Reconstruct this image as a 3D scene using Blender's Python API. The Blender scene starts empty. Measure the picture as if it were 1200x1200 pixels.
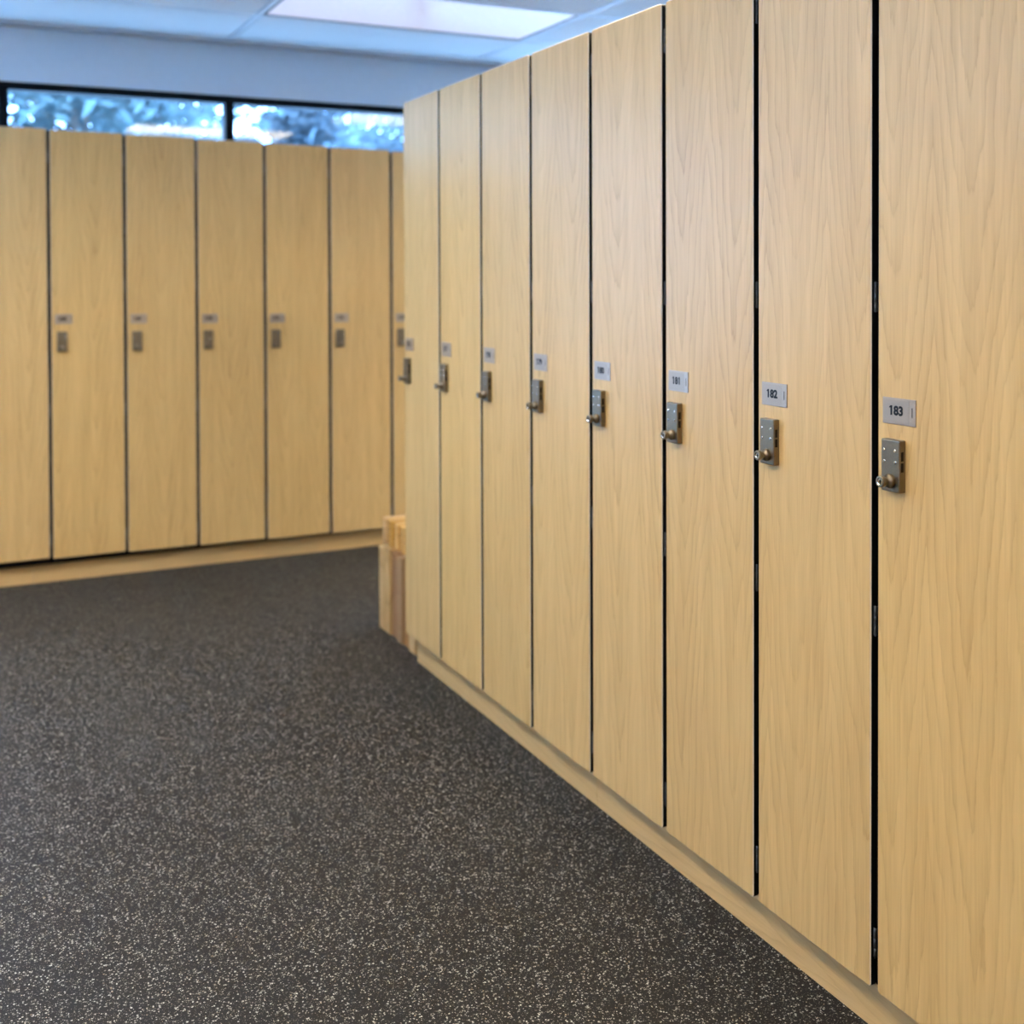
import bpy, bmesh, math, random
from mathutils import Matrix, Vector

random.seed(7)
SC = bpy.context.scene
COL = SC.collection

# ------------------------------------------------------------------ camera
YAW, PITCH, ROLL = 0.45842, 0.01441, -0.00333
FPX, CYPX = 1349.35, 345.6
cam_d = bpy.data.cameras.new('camera')
cam = bpy.data.objects.new('camera', cam_d)
COL.objects.link(cam)
r0 = Vector((math.cos(YAW), -math.sin(YAW), 0))
f0 = Vector((math.sin(YAW) * math.cos(PITCH), math.cos(YAW) * math.cos(PITCH), -math.sin(PITCH)))
u0 = r0.cross(f0)
rr = r0 * math.cos(ROLL) + u0 * math.sin(ROLL)
uu = u0 * math.cos(ROLL) - r0 * math.sin(ROLL)
m = Matrix.Identity(4)
for i in range(3):
    m[i][0], m[i][1], m[i][2] = rr[i], uu[i], -f0[i]
m[0][3], m[1][3], m[2][3] = -1.35343, -1.41419, 1.27025
cam.matrix_world = m
cam_d.sensor_fit = 'HORIZONTAL'
cam_d.sensor_width = 36.0
cam_d.lens = FPX / 1200 * 36.0
cam_d.shift_y = -(600 - CYPX) / 1200
cam_d.clip_start = 0.05
cam_d.clip_end = 200
cam_d.dof.use_dof = True
cam_d.dof.focus_distance = 1.95
cam_d.dof.aperture_fstop = 3.2
SC.camera = cam

# ------------------------------------------------------------------ world (hazy bright sky)
SKY = 19.0
wd = bpy.data.worlds.new('sky')
SC.world = wd
wd.use_nodes = True
nt = wd.node_tree
nt.nodes.clear()
wo = nt.nodes.new('ShaderNodeOutputWorld')
bg = nt.nodes.new('ShaderNodeBackground')
tc = nt.nodes.new('ShaderNodeTexCoord')
ns = nt.nodes.new('ShaderNodeTexNoise')
ns.inputs['Scale'].default_value = 3.0
ns.inputs['Detail'].default_value = 5.0
cr = nt.nodes.new('ShaderNodeValToRGB')
cr.color_ramp.elements[0].position = 0.38
cr.color_ramp.elements[0].color = (0.24, 0.48, 1.0, 1)
cr.color_ramp.elements[1].position = 0.66
cr.color_ramp.elements[1].color = (0.46, 0.68, 1.0, 1)
nt.links.new(tc.outputs['Generated'], ns.inputs['Vector'])
nt.links.new(ns.outputs['Fac'], cr.inputs['Fac'])
nt.links.new(cr.outputs['Color'], bg.inputs['Color'])
bg.inputs['Strength'].default_value = SKY
nt.links.new(bg.outputs['Background'], wo.inputs['Surface'])

# ------------------------------------------------------------------ sun (high, beyond the trees; it never reaches the visible floor)
sun_d = bpy.data.lights.new('sun', 'SUN')
sun_d.energy = 30.0
sun_d.color = (0.27, 0.59, 1.0)
sun_d.angle = math.radians(1.0)
sun = bpy.data.objects.new('sun', sun_d)
COL.objects.link(sun)
sun.location = (-12, 9, 20)
sun.rotation_euler = Vector((0.72, -0.30, -1.60)).to_track_quat('-Z', 'Y').to_euler()

# ------------------------------------------------------------------ exposure
SC.view_settings.view_transform = 'Standard'
SC.view_settings.look = 'None'
SC.view_settings.gamma = 1.0
SC.view_settings.use_curve_mapping = False
SC.view_settings.exposure = 0.0
SC.cycles.sample_clamp_indirect = 0.0
FILL_AISLE = 46.0        # unseen troffers added to light the room, far brighter than the visible one
LAMP_WINDOW = 0.44       # the one visible troffer, kept dim so its lens stays below white
LAMP_COL = (1.0, 0.84, 0.61)
FILL_COOL, FILL_COOL_COL = 70.0, (0.84, 0.89, 1.0)   # unseen panel tinted cool, added in place of daylight on the far lockers
LAMP_WIN_COL = (1.0, 0.84, 0.92)


# ------------------------------------------------------------------ node helpers
class NB:
    def __init__(self, name):
        self.mat = bpy.data.materials.new(name)
        self.mat.use_nodes = True
        self.t = self.mat.node_tree
        self.t.nodes.clear()
        self.out = self.t.nodes.new('ShaderNodeOutputMaterial')

    def n(self, typ, **kw):
        nd = self.t.nodes.new('ShaderNode' + typ)
        for k, v in kw.items():
            setattr(nd, k, v)
        return nd

    def put(self, sock, v):
        if hasattr(v, 'is_output'):
            self.t.links.new(v, sock)
        else:
            sock.default_value = v

    def math(self, op, a, b=None, c=None):
        nd = self.n('Math', operation=op)
        self.put(nd.inputs[0], a)
        if b is not None:
            self.put(nd.inputs[1], b)
        if c is not None:
            self.put(nd.inputs[2], c)
        return nd.outputs[0]

    def noise(self, vec, scale, detail=3.0, rough=0.5, dist=0.0):
        nd = self.n('TexNoise')
        self.put(nd.inputs['Vector'], vec)
        nd.inputs['Scale'].default_value = scale
        nd.inputs['Detail'].default_value = detail
        nd.inputs['Roughness'].default_value = rough
        nd.inputs['Distortion'].default_value = dist
        return nd.outputs['Fac']

    def ramp(self, fac, stops):
        nd = self.n('ValToRGB')
        e = nd.color_ramp.elements
        while len(e) < len(stops):
            e.new(0.5)
        for el, (p, c) in zip(e, stops):
            el.position = p
            el.color = (*c, 1) if len(c) == 3 else c
        self.put(nd.inputs['Fac'], fac)
        return nd.outputs['Color']

    def mix(self, fac, a, b, blend='MIX'):
        nd = self.n('Mix', data_type='RGBA', blend_type=blend)
        self.put(nd.inputs[0], fac)
        self.put(nd.inputs[6], a if hasattr(a, 'is_output') else (*a, 1))
        self.put(nd.inputs[7], b if hasattr(b, 'is_output') else (*b, 1))
        return nd.outputs[2]

    def comb(self, x, y, z):
        nd = self.n('CombineXYZ')
        for s, v in zip(nd.inputs, (x, y, z)):
            self.put(s, v)
        return nd.outputs[0]

    def bsdf(self, color, rough=0.5, metal=0.0, spec=0.5, normal=None):
        p = self.n('BsdfPrincipled')
        self.put(p.inputs['Base Color'], color if hasattr(color, 'is_output') else (*color, 1))
        self.put(p.inputs['Roughness'], rough)
        p.inputs['Metallic'].default_value = metal
        p.inputs['Specular IOR Level'].default_value = spec
        if normal is not None:
            self.put(p.inputs['Normal'], normal)
        self.t.links.new(p.outputs[0], self.out.inputs['Surface'])
        return p


def plain(name, color, rough=0.5, metal=0.0, spec=0.5, grain=0.0, scale=60):
    b = NB(name)
    col = color
    if grain:
        t = b.n('TexCoord')
        f = b.noise(t.outputs['Object'], scale, 4.0)
        lo = tuple(c * (1 - grain) for c in color)
        hi = tuple(min(1, c * (1 + grain)) for c in color)
        col = b.ramp(f, [(0.3, lo), (0.7, hi)])
    b.bsdf(col, rough, metal, spec)
    return b.mat


def maple(name, light, dark, along="Z", rough=0.37, contrast=1.0, spec=0.5, vary=0.02):
    """Flat-sawn maple laminate: stacked cathedral arches, side grain and short fibres."""
    b = NB(name)
    t = b.n('TexCoord')
    sep = b.n('SeparateXYZ')
    b.put(sep.inputs[0], t.outputs['Object'])
    sx, sy, sz = sep.outputs
    if along == 'Z':
        across, length, third = sx, sz, sy
    elif along == 'Y':
        across, length, third = sz, sy, sx
    else:
        across, length, third = sz, sx, sy
    oi = b.n('ObjectInfo')
    rnd = oi.outputs['Random']
    ox = b.math('MULTIPLY', rnd, 7.31)
    oz = b.math('MULTIPLY', rnd, 23.7)
    X = b.math('ADD', across, ox)
    Z = b.math('ADD', length, oz)
    # slow sideways wander of the grain
    wv = b.comb(b.math('MULTIPLY', X, 5.0), third, b.math('MULTIPLY', Z, 1.3))
    wander = b.math('MULTIPLY', b.math('SUBTRACT', b.noise(wv, 1.0, 3.0), 0.5), 0.075)
    u = b.math('ADD', X, wander)
    fold = b.math('PINGPONG', u, 0.082)
    arch = b.math('POWER', b.math('ADD', b.math('MULTIPLY', fold, fold), 0.00016), 0.5)
    wv2 = b.comb(b.math('MULTIPLY', X, 26.0), third, b.math('MULTIPLY', Z, 3.4))
    jag = b.math('MULTIPLY', b.math('SUBTRACT', b.noise(wv2, 1.0, 5.0, 0.62), 0.5), 1.9)
    wv3 = b.comb(b.math('MULTIPLY', X, 2.0), 0.0, b.math('MULTIPLY', Z, 1.1))
    slow = b.math('MULTIPLY', b.noise(wv3, 1.0, 2.0), 5.0)
    val = b.math('SUBTRACT', b.math('MULTIPLY', arch, 52.0), b.math('MULTIPLY', Z, 5.6))
    val = b.math('ADD', b.math('ADD', val, jag), slow)
    fr = b.math('FRACT', val)
    line = b.ramp(fr, [(0.0, (0.25,) * 3), (0.07, (0.0,) * 3), (0.55, (0.12,) * 3), (0.86, (0.55,) * 3), (0.95, (1.0,) * 3), (1.0, (0.25,) * 3)])
    # the lines come and go
    wv4 = b.comb(b.math('MULTIPLY', X, 9.0), third, b.math('MULTIPLY', Z, 1.2))
    fade = b.ramp(b.noise(wv4, 1.0, 3.0), [(0.32, (0.15,) * 3), (0.66, (1.0,) * 3)])
    fv = b.comb(b.math('MULTIPLY', X, 240.0), b.math('MULTIPLY', third, 40.0), b.math('MULTIPLY', Z, 7.0))
    fibre = b.ramp(b.noise(fv, 1.0, 3.0, 0.6), [(0.25, (0.0,) * 3), (0.75, (1.0,) * 3)])
    bv = b.comb(b.math('MULTIPLY', X, 34.0), third, b.math('MULTIPLY', Z, 1.6))
    band = b.noise(bv, 1.0, 3.0)
    f = b.math('MULTIPLY', b.math('MULTIPLY', line, fade), 0.52 * contrast)
    f = b.math('ADD', f, b.math('MULTIPLY', fibre, 0.34 * contrast))
    f = b.math('ADD', f, b.math('MULTIPLY', b.math('SUBTRACT', band, 0.36), 0.85 * contrast))
    f = b.math('MINIMUM', b.math('MAXIMUM', f, 0.0), 1.0)
    col = b.mix(f, light, dark)
    if vary:
        hs = b.n('HueSaturation')
        b.put(hs.inputs['Color'], col)
        b.put(hs.inputs['Value'], b.math('ADD', 1.0 - vary, b.math('MULTIPLY', b.math('FRACT', b.math('MULTIPLY', rnd, 13.7)), 2 * vary)))
        b.put(hs.inputs['Saturation'], b.math('ADD', 1.0 - vary, b.math('MULTIPLY', b.math('FRACT', b.math('MULTIPLY', rnd, 29.3)), 2 * vary)))
        col = hs.outputs['Color']
    b.bsdf(col, rough, 0.0, spec)
    return b.mat


def rubber_floor(name):
    b = NB(name)
    t = b.n('TexCoord')
    p = t.outputs['Object']
    warp = b.n('TexNoise')
    b.put(warp.inputs['Vector'], p)
    warp.inputs['Scale'].default_value = 420
    warp.inputs['Detail'].default_value = 2
    vm = b.n('VectorMath', operation='SCALE')
    b.put(vm.inputs[0], warp.outputs['Color'])
    vm.inputs['Scale'].default_value = 0.0042
    va = b.n('VectorMath', operation='ADD')
    b.put(va.inputs[0], p)
    b.put(va.inputs[1], vm.outputs[0])

    def flecks(scale, cut, size):
        v = b.n('TexVoronoi', feature='F1')
        b.put(v.inputs['Vector'], va.outputs[0])
        v.inputs['Scale'].default_value = scale
        s = b.n('SeparateColor')
        b.put(s.inputs[0], v.outputs['Color'])
        on = b.math('GREATER_THAN', s.outputs[0], cut)
        near = b.math('LESS_THAN', v.outputs['Distance'], b.math('MULTIPLY', b.math('ADD', s.outputs[1], 0.35), size))
        return b.math('MULTIPLY', on, near), s.outputs[2]
    f1, c1 = flecks(290.0, 0.66, 0.42)
    f2, c2 = flecks(520.0, 0.82, 0.46)
    mott = b.noise(p, 3.0, 3.0)
    base = b.ramp(b.noise(p, 260.0, 3.0), [(0.35, (0.0045, 0.0040, 0.0034)), (0.7, (0.012, 0.0105, 0.009))])
    base = b.mix(mott, base, (0.008, 0.0073, 0.0065))
    tint1 = b.ramp(c1, [(0.0, (0.10, 0.095, 0.082)), (0.5, (0.30, 0.285, 0.245)), (0.88, (0.66, 0.635, 0.55)), (1.0, (0.42, 0.31, 0.19))])
    tint2 = b.ramp(c2, [(0.0, (0.07, 0.063, 0.053)), (1.0, (0.26, 0.235, 0.19))])
    col = b.mix(f2, base, tint2)
    col = b.mix(f1, col, tint1)
    bp = b.n('Bump')
    bp.inputs['Strength'].default_value = 0.25
    bp.inputs['Distance'].default_value = 0.001
    b.put(bp.inputs['Height'], b.noise(p, 320.0, 3.0))
    b.bsdf(col, 0.55, 0.0, 0.22, bp.outputs[0])
    return b.mat


def ceiling_tile(name):
    b = NB(name)
    t = b.n('TexCoord')
    f = b.noise(t.outputs['Object'], 420.0, 3.0, 0.6)
    col = b.ramp(f, [(0.34, (0.55, 0.55, 0.54)), (0.5, (0.76, 0.76, 0.75))])
    b.bsdf(col, 0.9, 0.0, 0.2)
    return b.mat


def emitter(name, color, strength):
    b = NB(name)
    t = b.n('TexCoord')
    vor = b.n('TexVoronoi')
    b.put(vor.inputs['Vector'], t.outputs['Object'])
    vor.inputs['Scale'].default_value = 90.0
    e = b.n('Emission')
    e.inputs['Color'].default_value = (*color, 1)
    b.put(e.inputs['Strength'], b.math('MULTIPLY', b.math('ADD', b.math('MULTIPLY', vor.outputs['Distance'], 0.25), 0.87), strength))
    d = b.n('BsdfPrincipled')
    d.inputs['Base Color'].default_value = (0.25, 0.25, 0.25, 1)
    d.inputs['Roughness'].default_value = 0.3
    a = b.n('AddShader')
    b.t.links.new(e.outputs[0], a.inputs[0])
    b.t.links.new(d.outputs[0], a.inputs[1])
    b.t.links.new(a.outputs[0], b.out.inputs['Surface'])
    return b.mat


def window_glass(name):
    b = NB(name)
    tr = b.n('BsdfTransparent')
    tr.inputs['Color'].default_value = (0.93, 0.97, 1.0, 1)
    gl = b.n('BsdfGlossy')
    gl.inputs['Roughness'].default_value = 0.02
    lw = b.n('LayerWeight')
    lw.inputs['Blend'].default_value = 0.5
    fac = b.math('ADD', b.math('MULTIPLY', b.math('POWER', lw.outputs['Facing'], 5.0), 0.9), 0.04)
    mx = b.n('MixShader')
    b.t.links.new(fac, mx.inputs[0])
    b.t.links.new(tr.outputs[0], mx.inputs[1])
    b.t.links.new(gl.outputs[0], mx.inputs[2])
    b.t.links.new(mx.outputs[0], b.out.inputs['Surface'])
    return b.mat


def leaf_mat(name, a, c):
    b = NB(name)
    t = b.n('TexCoord')
    col = b.ramp(b.noise(t.outputs['Object'], 2.2, 4.0), [(0.35, a), (0.68, c)])
    d = b.n('BsdfDiffuse')
    b.put(d.inputs[0], col)
    tl = b.n('BsdfTranslucent')
    b.put(tl.inputs[0], col)
    mx = b.n('MixShader')
    mx.inputs[0].default_value = 0.5
    b.t.links.new(d.outputs[0], mx.inputs[1])
    b.t.links.new(tl.outputs[0], mx.inputs[2])
    b.t.links.new(mx.outputs[0], b.out.inputs['Surface'])
    return b.mat


M = {
    'door': maple('maple_laminate', (0.725, 0.492, 0.198), (0.455, 0.268, 0.086), 'Z'),
    'edge': plain('pale_lip_highlight', (0.72, 0.58, 0.40), 0.4, grain=0.05),  # laminate lip; its paler colour also carries the chamfer's painted highlight
    'panel': maple('maple_panel', (0.725, 0.492, 0.198), (0.455, 0.268, 0.086), 'Z'),
    'panel_y': maple('maple_added_panel', (0.725, 0.492, 0.198), (0.455, 0.268, 0.086), 'Z'),
    'kick_y': maple('maple_kick_along_y', (0.660, 0.450, 0.200), (0.450, 0.275, 0.105), 'X', contrast=0.7),
    'black': plain('black_core', (0.0035, 0.0035, 0.004), 0.6, spec=0.15, grain=0.2),
    'inside': plain('black_carcass', (0.004, 0.004, 0.004), 0.7, spec=0.1, grain=0.2),
    'nickel': plain('satin_nickel', (0.245, 0.205, 0.145), 0.40, 1.0, grain=0.12, scale=700),
    'steel': plain('bright_steel', (0.75, 0.73, 0.70), 0.18, 1.0, grain=0.05),
    'hinge': plain('hinge_steel', (0.085, 0.088, 0.092), 0.35, 0.6, grain=0.1),
    'plate': plain('brushed_plate', (0.45, 0.375, 0.295), 0.36, 0.7, grain=0.06, scale=500),
    'plate_r': plain('plate_insert', (0.42, 0.350, 0.275), 0.40, 0.65, grain=0.05, scale=500),
    'ink': plain('black_ink', (0.004, 0.004, 0.005), 0.5, spec=0.3, grain=0.1),
    'floor': rubber_floor('speckled_rubber'),
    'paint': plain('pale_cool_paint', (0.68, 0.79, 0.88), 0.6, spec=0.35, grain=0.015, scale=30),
    'tile': ceiling_tile('mineral_tile'),
    'tee': plain('tee_enamel', (0.60, 0.61, 0.63), 0.45, grain=0.02),
    'troffer': plain('fixture_enamel', (0.72, 0.72, 0.73), 0.4, grain=0.02),
    'shadow_line': plain('fixture_painted_shadow', (0.10, 0.10, 0.11), 0.6, grain=0.05),  # solid strip, coloured dark for the shadow line round the lens
    'lamp': emitter('aisle_fill', LAMP_COL, FILL_AISLE),
    'fill_c': emitter('cool_fill', FILL_COOL_COL, FILL_COOL),
    'fill_n': emitter('neutral_fill', (1.0, 0.90, 0.74), 30.0),  # unseen lamp added to brighten the right of the back row
    'lamp_w': emitter('window_diffuser', LAMP_WIN_COL, LAMP_WINDOW),
    'frame': plain('black_window_frame', (0.004, 0.006, 0.008), 0.6, 0.0, spec=0.12, grain=0.1),
    'glass': window_glass('window_glass'),
    'ground': plain('pale_pavement', (0.56, 0.57, 0.56), 0.9, grain=0.2, scale=2),
    'bark': plain('grey_bark', (0.16, 0.13, 0.11), 0.9, grain=0.3, scale=9),
}
BENCH = [maple('bench_timber_%s' % n, l, d, ax, rough=0.4, contrast=1.3, vary=0.10) for n, l, d, ax in (
    ('pale_upright', (0.70, 0.48, 0.22), (0.42, 0.25, 0.09), 'Z'),
    ('brown_upright', (0.44, 0.21, 0.06), (0.24, 0.10, 0.025), 'Z'),
    ('grey_upright', (0.50, 0.31, 0.14), (0.32, 0.17, 0.065), 'Z'),
    ('honey_slat', (0.76, 0.46, 0.16), (0.48, 0.25, 0.07), 'X'))]


# ------------------------------------------------------------------ mesh helpers
def obj(name, me, parent=None, loc=(0, 0, 0), rot=0.0):
    o = bpy.data.objects.new(name, me)
    COL.objects.link(o)
    o.location = loc
    if rot:
        o.rotation_euler = (0, 0, rot)
    if parent is not None:
        o.parent = parent
    return o


def mesh(name, bm, *mats, smooth=False):
    me = bpy.data.meshes.new(name)
    bmesh.ops.recalc_face_normals(bm, faces=bm.faces)
    bm.to_mesh(me)
    bm.free()
    for mt in mats:
        me.materials.append(mt)
    if smooth:
        for p in me.polygons:
            p.use_smooth = True
    return me


def box(bm, x0, x1, y0, y1, z0, z1, mi=0, bevel=0.0, seg=1):
    v = [bm.verts.new((x, y, z)) for z in (z0, z1) for y in (y0, y1) for x in (x0, x1)]
    fs = [bm.faces.new([v[i] for i in q]) for q in ((0, 2, 3, 1), (4, 5, 7, 6), (0, 1, 5, 4), (2, 6, 7, 3), (0, 4, 6, 2), (1, 3, 7, 5))]
    for f in fs:
        f.material_index = mi
    if bevel:
        es = list({e for f in fs for e in f.edges})
        bmesh.ops.bevel(bm, geom=es, offset=bevel, segments=seg, affect='EDGES', profile=0.6)
    return fs


def boxmesh(name, dims, *mats, bevel=0.0, seg=1):
    bm = bmesh.new()
    box(bm, *dims, bevel=bevel, seg=seg)
    return mesh(name, bm, *mats)


def lathe(bm, prof, n=24, axis='Y', cx=0, cz=0, mis=None):
    """revolve (radius, depth) pairs about an axis along -Y through (cx, cz)"""
    rings = []
    for r, d in prof:
        rings.append([bm.verts.new((cx + r * math.cos(2 * math.pi * k / n), -d, cz + r * math.sin(2 * math.pi * k / n))) for k in range(n)])
    for i in range(len(rings) - 1):
        for k in range(n):
            f = bm.faces.new((rings[i][k], rings[i][(k + 1) % n], rings[i + 1][(k + 1) % n], rings[i + 1][k]))
            f.smooth = True
            if mis:
                f.material_index = mis[i]
    bm.faces.new(rings[0])
    f = bm.faces.new(rings[-1])
    if mis:
        f.material_index = mis[-1]


def tagged(o, label=None, cat=None, group=None, kind=None):
    if label:
        o['label'] = label
    if cat:
        o['category'] = cat
    if group:
        o['group'] = group
    if kind:
        o['kind'] = kind
    return o


def empty(name, loc=(0, 0, 0), rot=0.0, parent=None):
    o = obj(name, None, parent, loc, rot)
    o.empty_display_size = 0.1
    return o


# ------------------------------------------------------------------ dimensions
W = 0.305                       # locker pitch, near row
RZB, RZT = 0.104, 1.8452        # door bottom and top, near row
WL, XF, YF = 0.3015, -0.9604, 3.7275
LZB, LZT = 0.0985, 1.8855
YW = 4.134                      # window wall
CEIL = 2.40
XL, XR, YB = -3.35, 3.2, -4.2
HEAD, SILL = 2.147, 0.60  # back window's unseen lower part added to send daylight onto the ceiling
HEAD_L, SILL_L = 2.36, 2.02

# ------------------------------------------------------------------ shell
bm = bmesh.new()
box(bm, XL - 0.2, XR + 0.2, YB - 0.2, YW + 0.2, -0.12, 0.0)
tagged(obj('floor', mesh('floor', bm, M['floor'])), 'black rubber floor flecked with pale specks', kind='structure')

WIN_X0, WIN_X1 = -3.05, 2.9      # clerestory over the back row
WIN_Y0, WIN_Y1 = -3.6, 3.9      # clerestory over the left wall
T = 0.2
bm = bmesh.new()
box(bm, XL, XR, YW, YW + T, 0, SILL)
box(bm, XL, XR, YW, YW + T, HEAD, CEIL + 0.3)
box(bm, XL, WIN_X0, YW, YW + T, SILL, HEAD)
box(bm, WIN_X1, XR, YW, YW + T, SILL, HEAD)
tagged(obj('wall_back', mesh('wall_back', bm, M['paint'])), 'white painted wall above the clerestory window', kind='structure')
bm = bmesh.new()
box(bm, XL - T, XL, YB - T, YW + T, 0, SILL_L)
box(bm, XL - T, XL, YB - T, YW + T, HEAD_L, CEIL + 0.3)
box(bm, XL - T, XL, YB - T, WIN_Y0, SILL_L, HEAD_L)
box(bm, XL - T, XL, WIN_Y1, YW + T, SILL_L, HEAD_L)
wall_left = tagged(obj('wall_left', mesh('wall_left', bm, M['paint'])), 'pale painted wall with a clerestory window above added maple panels', kind='structure')
for k in range(24):  # unseen boards added to darken what the near doors reflect
    pw = (YW - YB) / 24
    obj('added_wall_panel', boxmesh('added_wall_panel', (-0.007, 0.007, -pw / 2 + 0.006, pw / 2 - 0.006, 0.10, 1.90), M['panel_y'], bevel=0.001), wall_left, (XL + 0.0075, YB + pw * (k + 0.5), 0))
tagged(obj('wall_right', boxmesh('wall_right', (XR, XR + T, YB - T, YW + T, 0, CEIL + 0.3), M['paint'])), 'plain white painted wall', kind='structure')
wall_front = tagged(obj('wall_front', boxmesh('wall_front', (XL - T, XR + T, YB - T, YB, 0, CEIL + 0.3), M['paint'])), 'pale painted wall above added maple panels', kind='structure')
for k in range(18):  # unseen boards added to cut the light bounced off this wall
    pw = (XR - XL - 0.04) / 18
    obj('added_wall_panel', boxmesh('added_wall_panel', (-pw / 2 + 0.006, pw / 2 - 0.006, -0.007, 0.007, 0.10, 1.90), M['panel'], bevel=0.001), wall_front, (XL + 0.02 + pw * (k + 0.5), YB + 0.0075, 0))

# ceiling: slab, lay-in tiles and tee grid
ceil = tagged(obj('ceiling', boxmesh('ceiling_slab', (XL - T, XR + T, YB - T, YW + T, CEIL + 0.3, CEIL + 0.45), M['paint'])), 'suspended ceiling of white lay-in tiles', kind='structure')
GX0, GX = -0.137, 1.263
GY0, GY = 3.500, 0.610
xs = sorted({XL, XR} | {GX0 + GX * i for i in range(-6, 6) if XL + 0.05 < GX0 + GX * i < XR - 0.05})
ys = sorted({YB, YW} | {GY0 - GY * j for j in range(-1, 16) if YB + 0.05 < GY0 - GY * j < YW - 0.05})
lamps = []
lamps = [(0, 0), (0, 4), (0, 8), (1, 2), (-2, 2), (-2, 5), (-2, 8)]
lamp_cells = {(round(GX0 + GX * i, 3), round(GY0 - GY * (j + 1), 3)): (i, j) for i, j in lamps}
tile_cache = {}
for a in range(len(xs) - 1):
    for b_ in range(len(ys) - 1):
        x0, x1, y0, y1 = xs[a], xs[a + 1], ys[b_], ys[b_ + 1]
        cell = lamp_cells.get((round(x0, 3), round(y0, 3)))
        if cell:
            if cell[0] != -2:
                continue
            x1 = x0 + GX / 2        # half a tile beside a half-module light
            obj('tee_bar', boxmesh('tee_bar', (x1 - 0.012, x1 + 0.012, y0, y1, CEIL - 0.004, CEIL + 0.003), M['tee']), ceil)
        key = (round(x1 - x0, 3), round(y1 - y0, 3))
        if key not in tile_cache:
            hx, hy = key[0] / 2 - 0.004, key[1] / 2 - 0.004
            bm = bmesh.new()
            box(bm, -hx, hx, -hy, hy, 0.004, 0.02)
            box(bm, -hx + 0.016, hx - 0.016, -hy + 0.016, hy - 0.016, -0.003, 0.0045)
            tile_cache[key] = mesh('ceiling_tile', bm, M['tile'])
        obj('ceiling_tile', tile_cache[key], ceil, ((x0 + x1) / 2, (y0 + y1) / 2, CEIL))
for x in xs[1:-1]:
    obj('tee_bar', boxmesh('tee_bar', (x - 0.012, x + 0.012, YB, YW, CEIL - 0.004, CEIL + 0.003), M['tee']), ceil)
for y in ys[1:-1]:
    obj('tee_bar', boxmesh('tee_bar', (XL, XR, y - 0.012, y + 0.012, CEIL - 0.0035, CEIL + 0.0025), M['tee']), ceil)
bm = bmesh.new()
box(bm, XL, XR, YW - 0.085, YW - 0.0005, CEIL - 0.012, CEIL + 0.003, bevel=0.002)
tagged(obj('trim_1', mesh('ceiling_edge_trim', bm, M['tee'])), 'pale trim strip where ceiling meets the window wall', kind='structure')


# ------------------------------------------------------------------ ceiling lights
def troffer(i, j, lamp, label, group=None, deep=0.0):
    x0, y1 = GX0 + GX * i, GY0 - GY * j
    cx, cy = x0 + GX / 2, y1 - GY / 2
    hx, hy = GX / 2 - 0.013, GY / 2 - 0.013
    if i == -2:
        cx, hx = x0 + GX * 0.75, GX / 4 - 0.013
    root = tagged(empty('ceiling_light', (cx, cy, CEIL)), label, 'ceiling light', group)
    bm = bmesh.new()
    box(bm, -hx, hx, -hy, hy, 0.05 + deep, 0.09 + deep)
    for q in ((-hx, -hx + 0.004, -hy, hy), (hx - 0.004, hx, -hy, hy), (-hx, hx, -hy, -hy + 0.004), (-hx, hx, hy - 0.004, hy)):
        box(bm, *q, 0.0, 0.05 + deep)
    obj('housing', mesh('housing', bm, M['troffer']), root)
    bm = bmesh.new()
    f = 0.014
    for q in ((-hx + .004, -hx + f, -hy + .004, hy - .004), (hx - f, hx - .004, -hy + .004, hy - .004),
              (-hx + f, hx - f, -hy + .004, -hy + f), (-hx + f, hx - f, hy - f, hy - .004)):
        box(bm, *q, -0.001, 0.006)
    obj('shadow_frame', mesh('shadow_frame', bm, M['shadow_line']), root)
    obj('diffuser', boxmesh('diffuser', (-hx + f, hx - f, -hy + f, hy - f, 0.001 + deep, 0.005 + deep), lamp), root)
    return root


for i, j in lamps:
    if (i, j) == (0, 0):
        troffer(i, j, M['lamp_w'], 'long lit ceiling panel over the end of the near locker row')
    else:
        where = {(1, 2): 'beyond the near row, towards the back row', (0, 4): 'behind locker 181 of the near row', (0, 8): 'behind the near row, furthest from the window', (-2, 2): 'over the open floor nearest the back row', (-2, 5): 'over the open floor left of the viewpoint', (-2, 8): 'over the open floor behind the viewpoint'}[i, j]
        troffer(i, j, M[{(-2, 2): 'fill_c', (1, 2): 'fill_n'}.get((i, j), 'lamp')], 'added unseen ceiling panel ' + where, 'unseen ceiling panels added for light', 0.17)  # unseen lamps added for light, recessed to spare the upper doors


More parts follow.
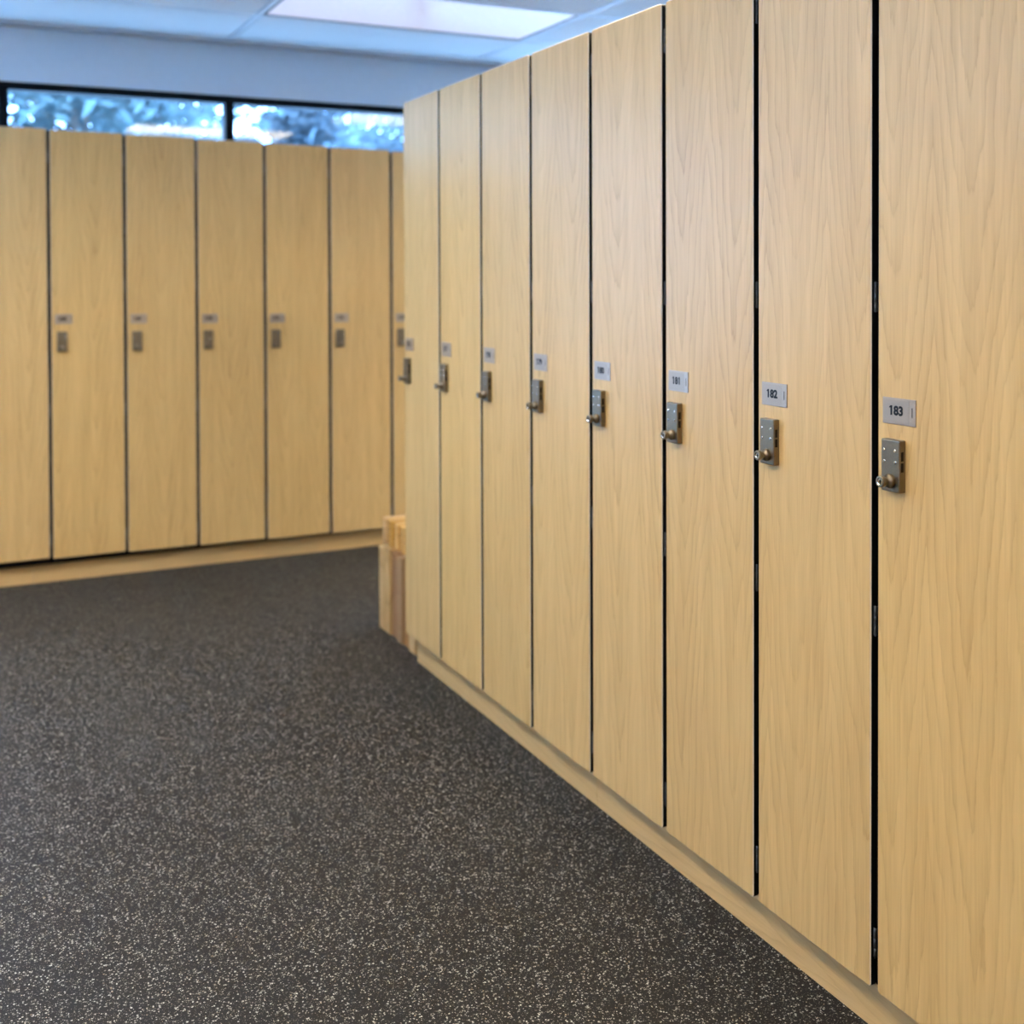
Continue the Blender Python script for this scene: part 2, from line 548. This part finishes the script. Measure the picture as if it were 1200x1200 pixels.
# ------------------------------------------------------------------ windows
def window(name, label, axis, wall, a0, a1, mulls, outward, SILL=SILL, HEAD=HEAD):
    root = tagged(empty(name), label, kind='structure')

    def put(nm, lo, hi, d0, d1, z0, z1, mat, bev=0.0):
        d0, d1 = sorted((wall + outward * d0, wall + outward * d1))
        dims = (lo, hi, d0, d1, z0, z1) if axis == 'x' else (d0, d1, lo, hi, z0, z1)
        obj(nm, boxmesh(nm, dims, mat, bevel=bev), root)
    fw = 0.034
    put('head_frame', a0, a1, -0.004, 0.075, HEAD - fw, HEAD, M['frame'], 0.002)
    put('sill_frame', a0, a1, -0.004, 0.075, SILL, SILL + fw, M['frame'], 0.002)
    edges = [a0] + mulls + [a1]
    for k, mx in enumerate(edges):
        hw = 0.0205
        c = mx + (hw if k == 0 else -hw if k == len(edges) - 1 else 0)
        put('mullion', c - hw, c + hw, -0.002, 0.073, SILL + fw, HEAD - fw, M['frame'], 0.002)
    for k in range(len(edges) - 1):
        put('pane', edges[k] + 0.018, edges[k + 1] - 0.018, 0.034, 0.040, SILL + fw - 0.004, HEAD - fw + 0.004, M['glass'])
    return root


PX = 0.993
mull = [-0.118 + PX * k for k in range(-3, 4)]
window('window_1', 'long black framed clerestory window above the back lockers', 'x', YW, WIN_X0, WIN_X1, [v for v in mull if WIN_X0 + .2 < v < WIN_X1 - .2], 1)
window('window_2', 'long black framed clerestory window in the left wall', 'y', XL, WIN_Y0, WIN_Y1, [WIN_Y0 + (WIN_Y1 - WIN_Y0) * k / 7 for k in range(1, 7)], -1, SILL_L, HEAD_L)

# ------------------------------------------------------------------ lockers
DT = 0.013                      # door thickness


def door_mesh(name, w, h, gap, front=True):
    """solid phenolic leaf: maple face, pale chamfer, black core; small corner radius"""
    bm = bmesh.new()
    hw = w / 2 - gap / 2
    r, c = 0.006, 0.0018

    def loop(ins, y):
        out = []
        rad = max(r - ins, 0.0008)
        for cx, cz, a0 in ((hw - r, r, -90), (hw - r, h - r, 0), (-hw + r, h - r, 90), (-hw + r, r, 180)):
            for k in range(4):
                a = math.radians(a0 + 30 * k)
                out.append(bm.verts.new((cx + rad * math.cos(a), y, cz + rad * math.sin(a))))
        return out
    l0, l1, l2, l3 = loop(c, 0.0), loop(0, c), loop(0, DT - 0.0005), loop(0.0005, DT)
    n = len(l0)
    bm.faces.new(l0).material_index = 0
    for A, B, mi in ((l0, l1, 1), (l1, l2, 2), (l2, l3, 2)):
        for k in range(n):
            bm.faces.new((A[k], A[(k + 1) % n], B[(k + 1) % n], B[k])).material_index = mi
    bm.faces.new(l3).material_index = 2
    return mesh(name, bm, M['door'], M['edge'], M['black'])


def carcass_mesh(w, z0, z1, depth, end_left=False, end_right=False):
    bm = bmesh.new()
    t = 0.009
    hw = w / 2 - 0.0004
    f = DT + 0.0015
    box(bm, -hw, -hw + t, f, depth, z0, z1, 1 if end_left else 0)
    box(bm, hw - t, hw, f, depth, z0, z1, 1 if end_right else 0)
    box(bm, -hw + t, hw - t, f + 0.002, depth, z0, z0 + t)
    box(bm, -hw + t, hw - t, f + 0.002, depth, z1 - t, z1)
    box(bm, -hw + t, hw - t, depth - 0.006, depth, z0 + t, z1 - t)
    for zz in (z1 - 0.32,):
        box(bm, -hw + t, hw - t, f + 0.03, depth - 0.006, zz, zz + t)
    return mesh('carcass', bm, M['inside'], M['panel'])


def hinge_mesh():
    bm = bmesh.new()
    n = 10
    for z0, z1 in ((0, 0.0165), (0.0173, 0.0327), (0.0335, 0.050)):
        lo = [bm.verts.new((0.0015 * math.cos(2 * math.pi * k / n), 0.0015 * math.sin(2 * math.pi * k / n), z0)) for k in range(n)]
        hi = [bm.verts.new((v.co.x, v.co.y, z1)) for v in lo]
        for k in range(n):
            bm.faces.new((lo[k], lo[(k + 1) % n], hi[(k + 1) % n], hi[k])).smooth = True
        bm.faces.new(lo)
        bm.faces.new(hi)
    box(bm, -0.0045, -0.0005, 0.0003, 0.0015, 0.001, 0.049)
    box(bm, 0.0000, 0.0008, 0.0005, 0.0095, 0.001, 0.049)
    return mesh('hinge', bm, M['hinge'])


def lock_meshes():
    """origin: lower left of the body on the door face, body grows along +x, -y, +z"""
    out = {}
    bw, bh, bd = 0.040, 0.083, 0.0125
    bm = bmesh.new()
    fs = box(bm, 0, bw, -bd, 0, 0, bh)
    es = [e for e in {e for f in fs for e in f.edges} if min(v.co.y for v in e.verts) < -bd + 1e-6]
    bmesh.ops.bevel(bm, geom=es, offset=0.0022, segments=3, affect='EDGES', profile=0.5)
    out['body'] = mesh('lock_body', bm, M['nickel'])
    bm = bmesh.new()
    lathe(bm, [(0.0110, -0.001), (0.0114, 0.0006), (0.0112, 0.0045), (0.0098, 0.0068), (0.0066, 0.0078), (0.0060, 0.0140), (0.0082, 0.0146),
               (0.0090, 0.0154), (0.0090, 0.0212), (0.0083, 0.0222), (0.0054, 0.0222), (0.0050, 0.0208)], 28,
          mis=[0] * 10 + [1, 1])
    out['knob'] = mesh('turn_knob', bm, M['nickel'], M['steel'])
    bm = bmesh.new()
    box(bm, -0.0007, 0.0007, -0.0214, -0.0200, -0.0034, 0.0034)
    box(bm, -0.0022, 0.0022, -0.0213, -0.0200, -0.0007, 0.0007)
    out['keyway'] = mesh('keyway', bm, M['ink'])
    bm = bmesh.new()
    lathe(bm, [(0.0026, -0.0006), (0.0026, 0.0007), (0.0017, 0.0014)], 14)
    out['button'] = mesh('push_button', bm, M['steel'])
    bm = bmesh.new()
    box(bm, bw - 0.0002, bw + 0.0003, -0.0095, -0.0040, 0, 0.0145)
    out['slot'] = mesh('code_window', bm, M['ink'])
    return out, (bw, bh, bd)


LOCK, (BW, BH, BD) = lock_meshes()
HINGE = hinge_mesh()
bm = bmesh.new()
box(bm, 0, 0.070, -0.0016, 0, 0, 0.042, bevel=0.0004)
PLATE = mesh('number_plate', bm, M['plate'])
bm = bmesh.new()
box(bm, 0.0022, 0.0565, -0.0019, -0.0014, 0.0030, 0.0390, bevel=0.0002)
INSERT = mesh('insert', bm, M['plate_r'])
bm = bmesh.new()
box(bm, 0.0623, 0.0637, -0.00185, -0.0014, 0.0135, 0.0290)
SLIT = mesh('slit', bm, M['ink'])


def number_mesh(txt, size=0.0200):
    cu = bpy.data.curves.new('digits', 'FONT')
    cu.body = txt
    cu.size = size
    cu.align_x = 'CENTER'
    cu.align_y = 'CENTER'
    cu.offset = 0.0009
    cu.extrude = 0.0002
    cu.space_character = 1.02
    cu.resolution_u = 3
    o = bpy.data.objects.new('digits', cu)
    COL.objects.link(o)
    bpy.context.view_layer.update()
    dg = bpy.context.evaluated_depsgraph_get()
    me = bpy.data.meshes.new_from_object(o.evaluated_get(dg))
    bpy.data.objects.remove(o)
    bpy.data.curves.remove(cu)
    me.transform(Matrix.Rotation(math.radians(90), 4, 'X'))
    # the figure 1 gets its flag
    bm = bmesh.new()
    bm.from_mesh(me)
    x_lo, x_hi, z_hi = min(v.co.x for v in bm.verts), max(v.co.x for v in bm.verts), max(v.co.z for v in bm.verts)
    starts = ([x_lo] if txt[0] == '1' else []) + ([x_hi - 0.0026] if txt[-1] == '1' else [])
    for x in starts:
        pr = [(x + 0.0012, z_hi), (x + 0.0012, z_hi - 0.0026), (x - 0.0024, z_hi - 0.0046), (x - 0.0024, z_hi - 0.0024)]
        lo = [bm.verts.new((px, -0.0002, pz)) for px, pz in pr]
        hi = [bm.verts.new((px, 0.0002, pz)) for px, pz in pr]
        bm.faces.new(lo)
        bm.faces.new(hi)
        for k in range(4):
            bm.faces.new((lo[k], lo[(k + 1) % 4], hi[(k + 1) % 4], hi[k]))
    bmesh.ops.recalc_face_normals(bm, faces=bm.faces)
    bm.to_mesh(me)
    bm.free()
    me.materials.clear()
    me.materials.append(M['ink'])
    return me


def locker(loc, rot, w, h, gap, depth, number, label, group, dmesh, cmesh, plate_z, lock_z, hinge_z, hinges=True):
    root = tagged(empty('locker', loc, rot), label, 'locker', group)
    obj('carcass', cmesh, root)
    d = obj('door', dmesh, root)
    if hinges:
        for hz in hinge_z:
            obj('hinge', HINGE, d, (w / 2 - gap / 2 + 0.0048, 0.0056, hz - 0.025))
    p = obj('number_plate', PLATE, root, (-w / 2 + 0.020, 0, plate_z))
    obj('insert', INSERT, p)
    obj('slit', SLIT, p)
    obj('digits', number_mesh(number), p, (0.0295, -0.0020, 0.0212))
    lk = obj('combination_lock', LOCK['body'], root, (-w / 2 + 0.0275, 0, lock_z))
    kx, kz = BW * 0.50, BH * 0.215
    obj('knob', LOCK['knob'], lk, (kx, -BD, kz))
    obj('keyway', LOCK['keyway'], lk, (kx, -BD, kz))
    for bx in (0.19, 0.77):
        for bz in (0.575, 0.795):
            obj('push_button', LOCK['button'], lk, (BW * bx, -BD, BH * bz))
    for bz in (0.40, 0.61):
        obj('code_window', LOCK['slot'], lk, (0, 0, BH * bz))
    return root


RH = RZT - RZB
RG, LG = 0.0155, 0.0135
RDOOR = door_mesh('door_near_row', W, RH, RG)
RDEP = 0.45
RC = {}
first, last = 176, 185
near_labels = {
    176: 'pale maple locker at the far end of the near row, beside the timber bench',
    177: 'maple locker 177, second from the far end of the near row',
    178: 'maple locker 178, third from the far end of the near row',
    179: 'maple locker 179, fourth from the far end of the near row',
    180: 'maple locker with number plate 180, fourth from the right edge',
    181: 'maple locker with number plate 181, left neighbour of 182',
    182: 'maple locker with number plate 182, second from the right edge',
    183: 'maple locker with number plate 183, largest and nearest, cut by the right edge',
    184: 'maple locker 184 just outside the right edge, after 183',
    185: 'maple locker 185 outside the right edge, after 184',
}
for n in range(first, last + 1):
    key = (n == first, n == last)
    if key not in RC:
        RC[key] = carcass_mesh(W, 0.0015, RH - 0.003, RDEP, end_left=key[0], end_right=key[1])
    yc = (183 - n) * W - W / 2
    locker((0, yc, RZB), -math.pi / 2, W, RH, RG, RDEP, str(n), near_labels[n], 'near row of lockers', RDOOR, RC[key],
           1.0365 - RZB, 0.930 - RZB, (1.767 - RZB, 1.238 - RZB, 0.7085 - RZB, 0.178 - RZB))

LH = LZT - LZB
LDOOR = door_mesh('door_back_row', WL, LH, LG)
LDEP = YW - YF - 0.002
back_labels = {
    -3: 'maple locker of the back row, outside the left edge, furthest out',
    -2: 'maple locker of the back row, just outside the left edge',
    -1: 'maple locker of the back row cut off by the left edge',
    0: 'maple locker of the back row, first whole door from the left edge',
    1: 'maple locker of the back row, second whole door from the left edge',
    2: 'maple locker of the back row, under the window mullion',
    3: 'maple locker of the back row, fourth whole door from the left edge',
    4: 'maple locker of the back row, last whole door before the near row',
    5: 'maple locker of the back row mostly hidden behind the near row, above the bench',
    6: 'maple locker of the back row, hidden behind the near row',
    7: 'maple locker of the back row, hidden behind the near row, in the corner',
}
KICK_L = 0.083
for k in range(-3, 8):
    zo = LZB - (k - 2.0) * 0.004
    cm = carcass_mesh(WL, KICK_L + 0.001 - zo, LH - 0.003, LDEP, end_left=(k == -3), end_right=(k == 7))
    locker((XF + (k + 0.5) * WL, YF, zo), 0.0, WL, LH, LG, LDEP, str(168 + k), back_labels[k], 'back row of lockers', LDOOR, cm,
           1.077 - LZB + 0.0, 0.963 - LZB, (1.77 - LZB, 1.24 - LZB, 0.71 - LZB, 0.17 - LZB))

# plinths under both rows
pl = tagged(empty('locker_plinth', (0, 7 * W, 0), -math.pi / 2), 'recessed maple plinth along the foot of the near lockers', 'plinth')
L = (last - first + 1) * W
cuts = [0, 4 * W - 0.05, 4 * W - 0.05 + 1.22, L]
for a, b_ in zip(cuts[:-1], cuts[1:]):
    obj('plinth_board', boxmesh('plinth_board', (a + 0.0006, b_ - 0.0006, 0.0443, 0.0603, 0.0005, RZB), M['kick_y'], bevel=0.0006), pl)
bm = bmesh.new()
box(bm, 0.0, 0.016, 0.0605, RDEP, 0.0005, RZB)
box(bm, L - 0.016, L, 0.0605, RDEP, 0.0005, RZB)
box(bm, 0.016, L - 0.016, RDEP - 0.016, RDEP, 0.0005, RZB)
obj('plinth_frame', mesh('plinth_frame', bm, M['kick_y']), pl)

pl = tagged(empty('locker_plinth', (XF - 3 * WL, YF, 0)), 'recessed maple plinth along the foot of the back lockers', 'plinth')
L = 11 * WL
c0 = (0.2105 - XF) + 3 * WL - 0.02
cuts = [0, c0 - 1.22, c0, c0 + 1.22, L]
for a, b_ in zip(cuts[:-1], cuts[1:]):
    obj('plinth_board', boxmesh('plinth_board', (a + 0.0006, b_ - 0.0006, 0.045, 0.061, 0.0005, KICK_L), M['kick_y'], bevel=0.0006), pl)
bm = bmesh.new()
box(bm, 0.0, 0.016, 0.0615, LDEP, 0.0005, KICK_L)
box(bm, L - 0.016, L, 0.0615, LDEP, 0.0005, KICK_L)
obj('plinth_frame', mesh('plinth_frame', bm, M['kick_y']), pl)

# ------------------------------------------------------------------ timber bench at the end of the near row
BX, BY0, BL, BP = 0.060, 2.196, 1.30, 0.0605
bench = tagged(empty('slatted_bench', (BX + BL / 2, BY0 + 3 * BP, 0)), 'slatted timber bench of pale and brown boards at the end of the near row', 'bench')
leg_h, slat_h = 0.302, 0.098
tones = [0, 2, 1, 1, 0, 0]
rng = random.Random(3)
for k in range(6):
    yc = (k - 2.5) * BP
    mt = BENCH[[0, 1, 2, 1, 0, 0][k]]
    for s in (-1, 1):
        dx = rng.uniform(-0.004, 0.004)
        bm = bmesh.new()
        x0 = s * (BL / 2 - 0.0225 - (0.005 if k in (1, 3) else 0.0)) + dx * 0.5
        box(bm, -0.0225, 0.0225, -0.0270, 0.0270, 0, leg_h + rng.uniform(-0.004, 0.004), bevel=0.003, seg=2)
        obj('leg_board', mesh('leg_board', bm, mt), bench, (x0, yc, 0.0005))
    bm = bmesh.new()
    hl = BL / 2 - 0.012
    box(bm, -hl, hl, -0.0205, 0.0205, -slat_h / 2, slat_h / 2, bevel=0.009, seg=3)
    obj('seat_slat', mesh('seat_slat', bm, BENCH[3]), bench, (0, yc, leg_h + 0.005 + slat_h / 2))
for sx in (-BL / 2 + 0.07, 0.0, BL / 2 - 0.07):
    obj('cross_rail', boxmesh('cross_rail', (sx - 0.02, sx + 0.02, -2.9 * BP, 2.9 * BP, leg_h - 0.05, leg_h - 0.004), BENCH[2], bevel=0.002), bench)

# ------------------------------------------------------------------ outside: ground and trees
tagged(obj('ground', boxmesh('ground', (-60, 60, -60, 60, -0.6, -0.14), M['ground'])), 'pale pavement outside the building', kind='structure')

LEAF = [leaf_mat('leaf_a', (0.080, 0.135, 0.155), (0.200, 0.270, 0.265)), leaf_mat('leaf_b', (0.090, 0.135, 0.165), (0.215, 0.255, 0.270))]


def tree(x, y, h, rad, nleaf, seed, mi, label):
    rg = random.Random(seed)
    root = tagged(empty('tree', (x, y, -0.14)), label, 'tree', 'trees outside the clerestory window')
    bm = bmesh.new()
    pts = [(0, 0, 0, 0.13), (0.04, 0.02, h * 0.25, 0.11), (-0.03, 0.03, h * 0.5, 0.08), (0.02, 0, h * 0.8, 0.04), (0, 0, h * 0.95, 0.01)]

    def limb(ps, n=7):
        rings = []
        for px, py, pz, r in ps:
            rings.append([bm.verts.new((px + r * math.cos(2 * math.pi * k / n), py + r * math.sin(2 * math.pi * k / n), pz)) for k in range(n)])
        for a, b2 in zip(rings[:-1], rings[1:]):
            for k in range(n):
                bm.faces.new((a[k], a[(k + 1) % n], b2[(k + 1) % n], b2[k]))
        bm.faces.new(rings[0])
        bm.faces.new(rings[-1])
    limb(pts)
    clumps = []
    for q in range(34):
        a = rg.uniform(0, 2 * math.pi)
        rr_ = rad * math.sqrt(rg.random())
        zz = h * rg.uniform(0.30, 0.98)
        k = 1 - abs(zz / h - 0.55) * 1.1
        c = Vector((rr_ * math.cos(a) * k, rr_ * math.sin(a) * k, zz))
        clumps.append(c)
        limb([(0, 0, max(0.2, zz - 0.9), 0.035), (c.x * 0.5, c.y * 0.5, zz - 0.4, 0.022), (c.x, c.y, zz, 0.006)], 5)
    obj('trunk', mesh('trunk', bm, M['bark'], smooth=True), root)
    vs, fs = [], []
    for q in range(nleaf):
        c = rg.choice(clumps)
        p = c + Vector((rg.gauss(0, 0.34), rg.gauss(0, 0.34), rg.gauss(0, 0.26)))
        s = rg.uniform(0.07, 0.14)
        a = Vector((rg.gauss(0, 1), rg.gauss(0, 1), rg.gauss(0, 0.7))).normalized()
        b2 = a.orthogonal().normalized()
        nn = a.cross(b2)
        i0 = len(vs)
        vs += [p - a * s, p - b2 * s * 0.45 + nn * s * 0.12, p + a * s, p + b2 * s * 0.45 + nn * s * 0.12]
        fs += [(i0, i0 + 1, i0 + 2), (i0, i0 + 2, i0 + 3)]
    me = bpy.data.meshes.new('crown')
    me.from_pydata([tuple(v) for v in vs], [], fs)
    me.materials.append(LEAF[mi])
    obj('crown', me, root)


tree(0.0, 11.6, 6.0, 1.6, 14000, 1, 0, 'leafy tree outside, behind the left pane of the clerestory window')
tree(4.9, 12.2, 6.2, 1.6, 14000, 2, 1, 'leafy tree outside, behind the mullion of the clerestory window')
tree(9.2, 14.0, 7.0, 1.9, 14000, 3, 1, 'leafy tree outside, behind the right pane of the clerestory window')
tree(2.2, 17.2, 7.4, 2.0, 14000, 5, 1, 'taller leafy tree further off behind the left pane of the clerestory window')
tree(7.2, 19.6, 8.0, 2.1, 14000, 6, 0, 'distant leafy tree outside, between the two nearer trees at the right pane')
tree(-3.8, 16.0, 7.0, 2.0, 12000, 4, 0, 'leafy tree outside, left of the clerestory pane in view')
tree(12.6, 20.6, 8.2, 2.1, 12000, 8, 1, 'distant leafy tree outside, beyond the right end of the pane in view')
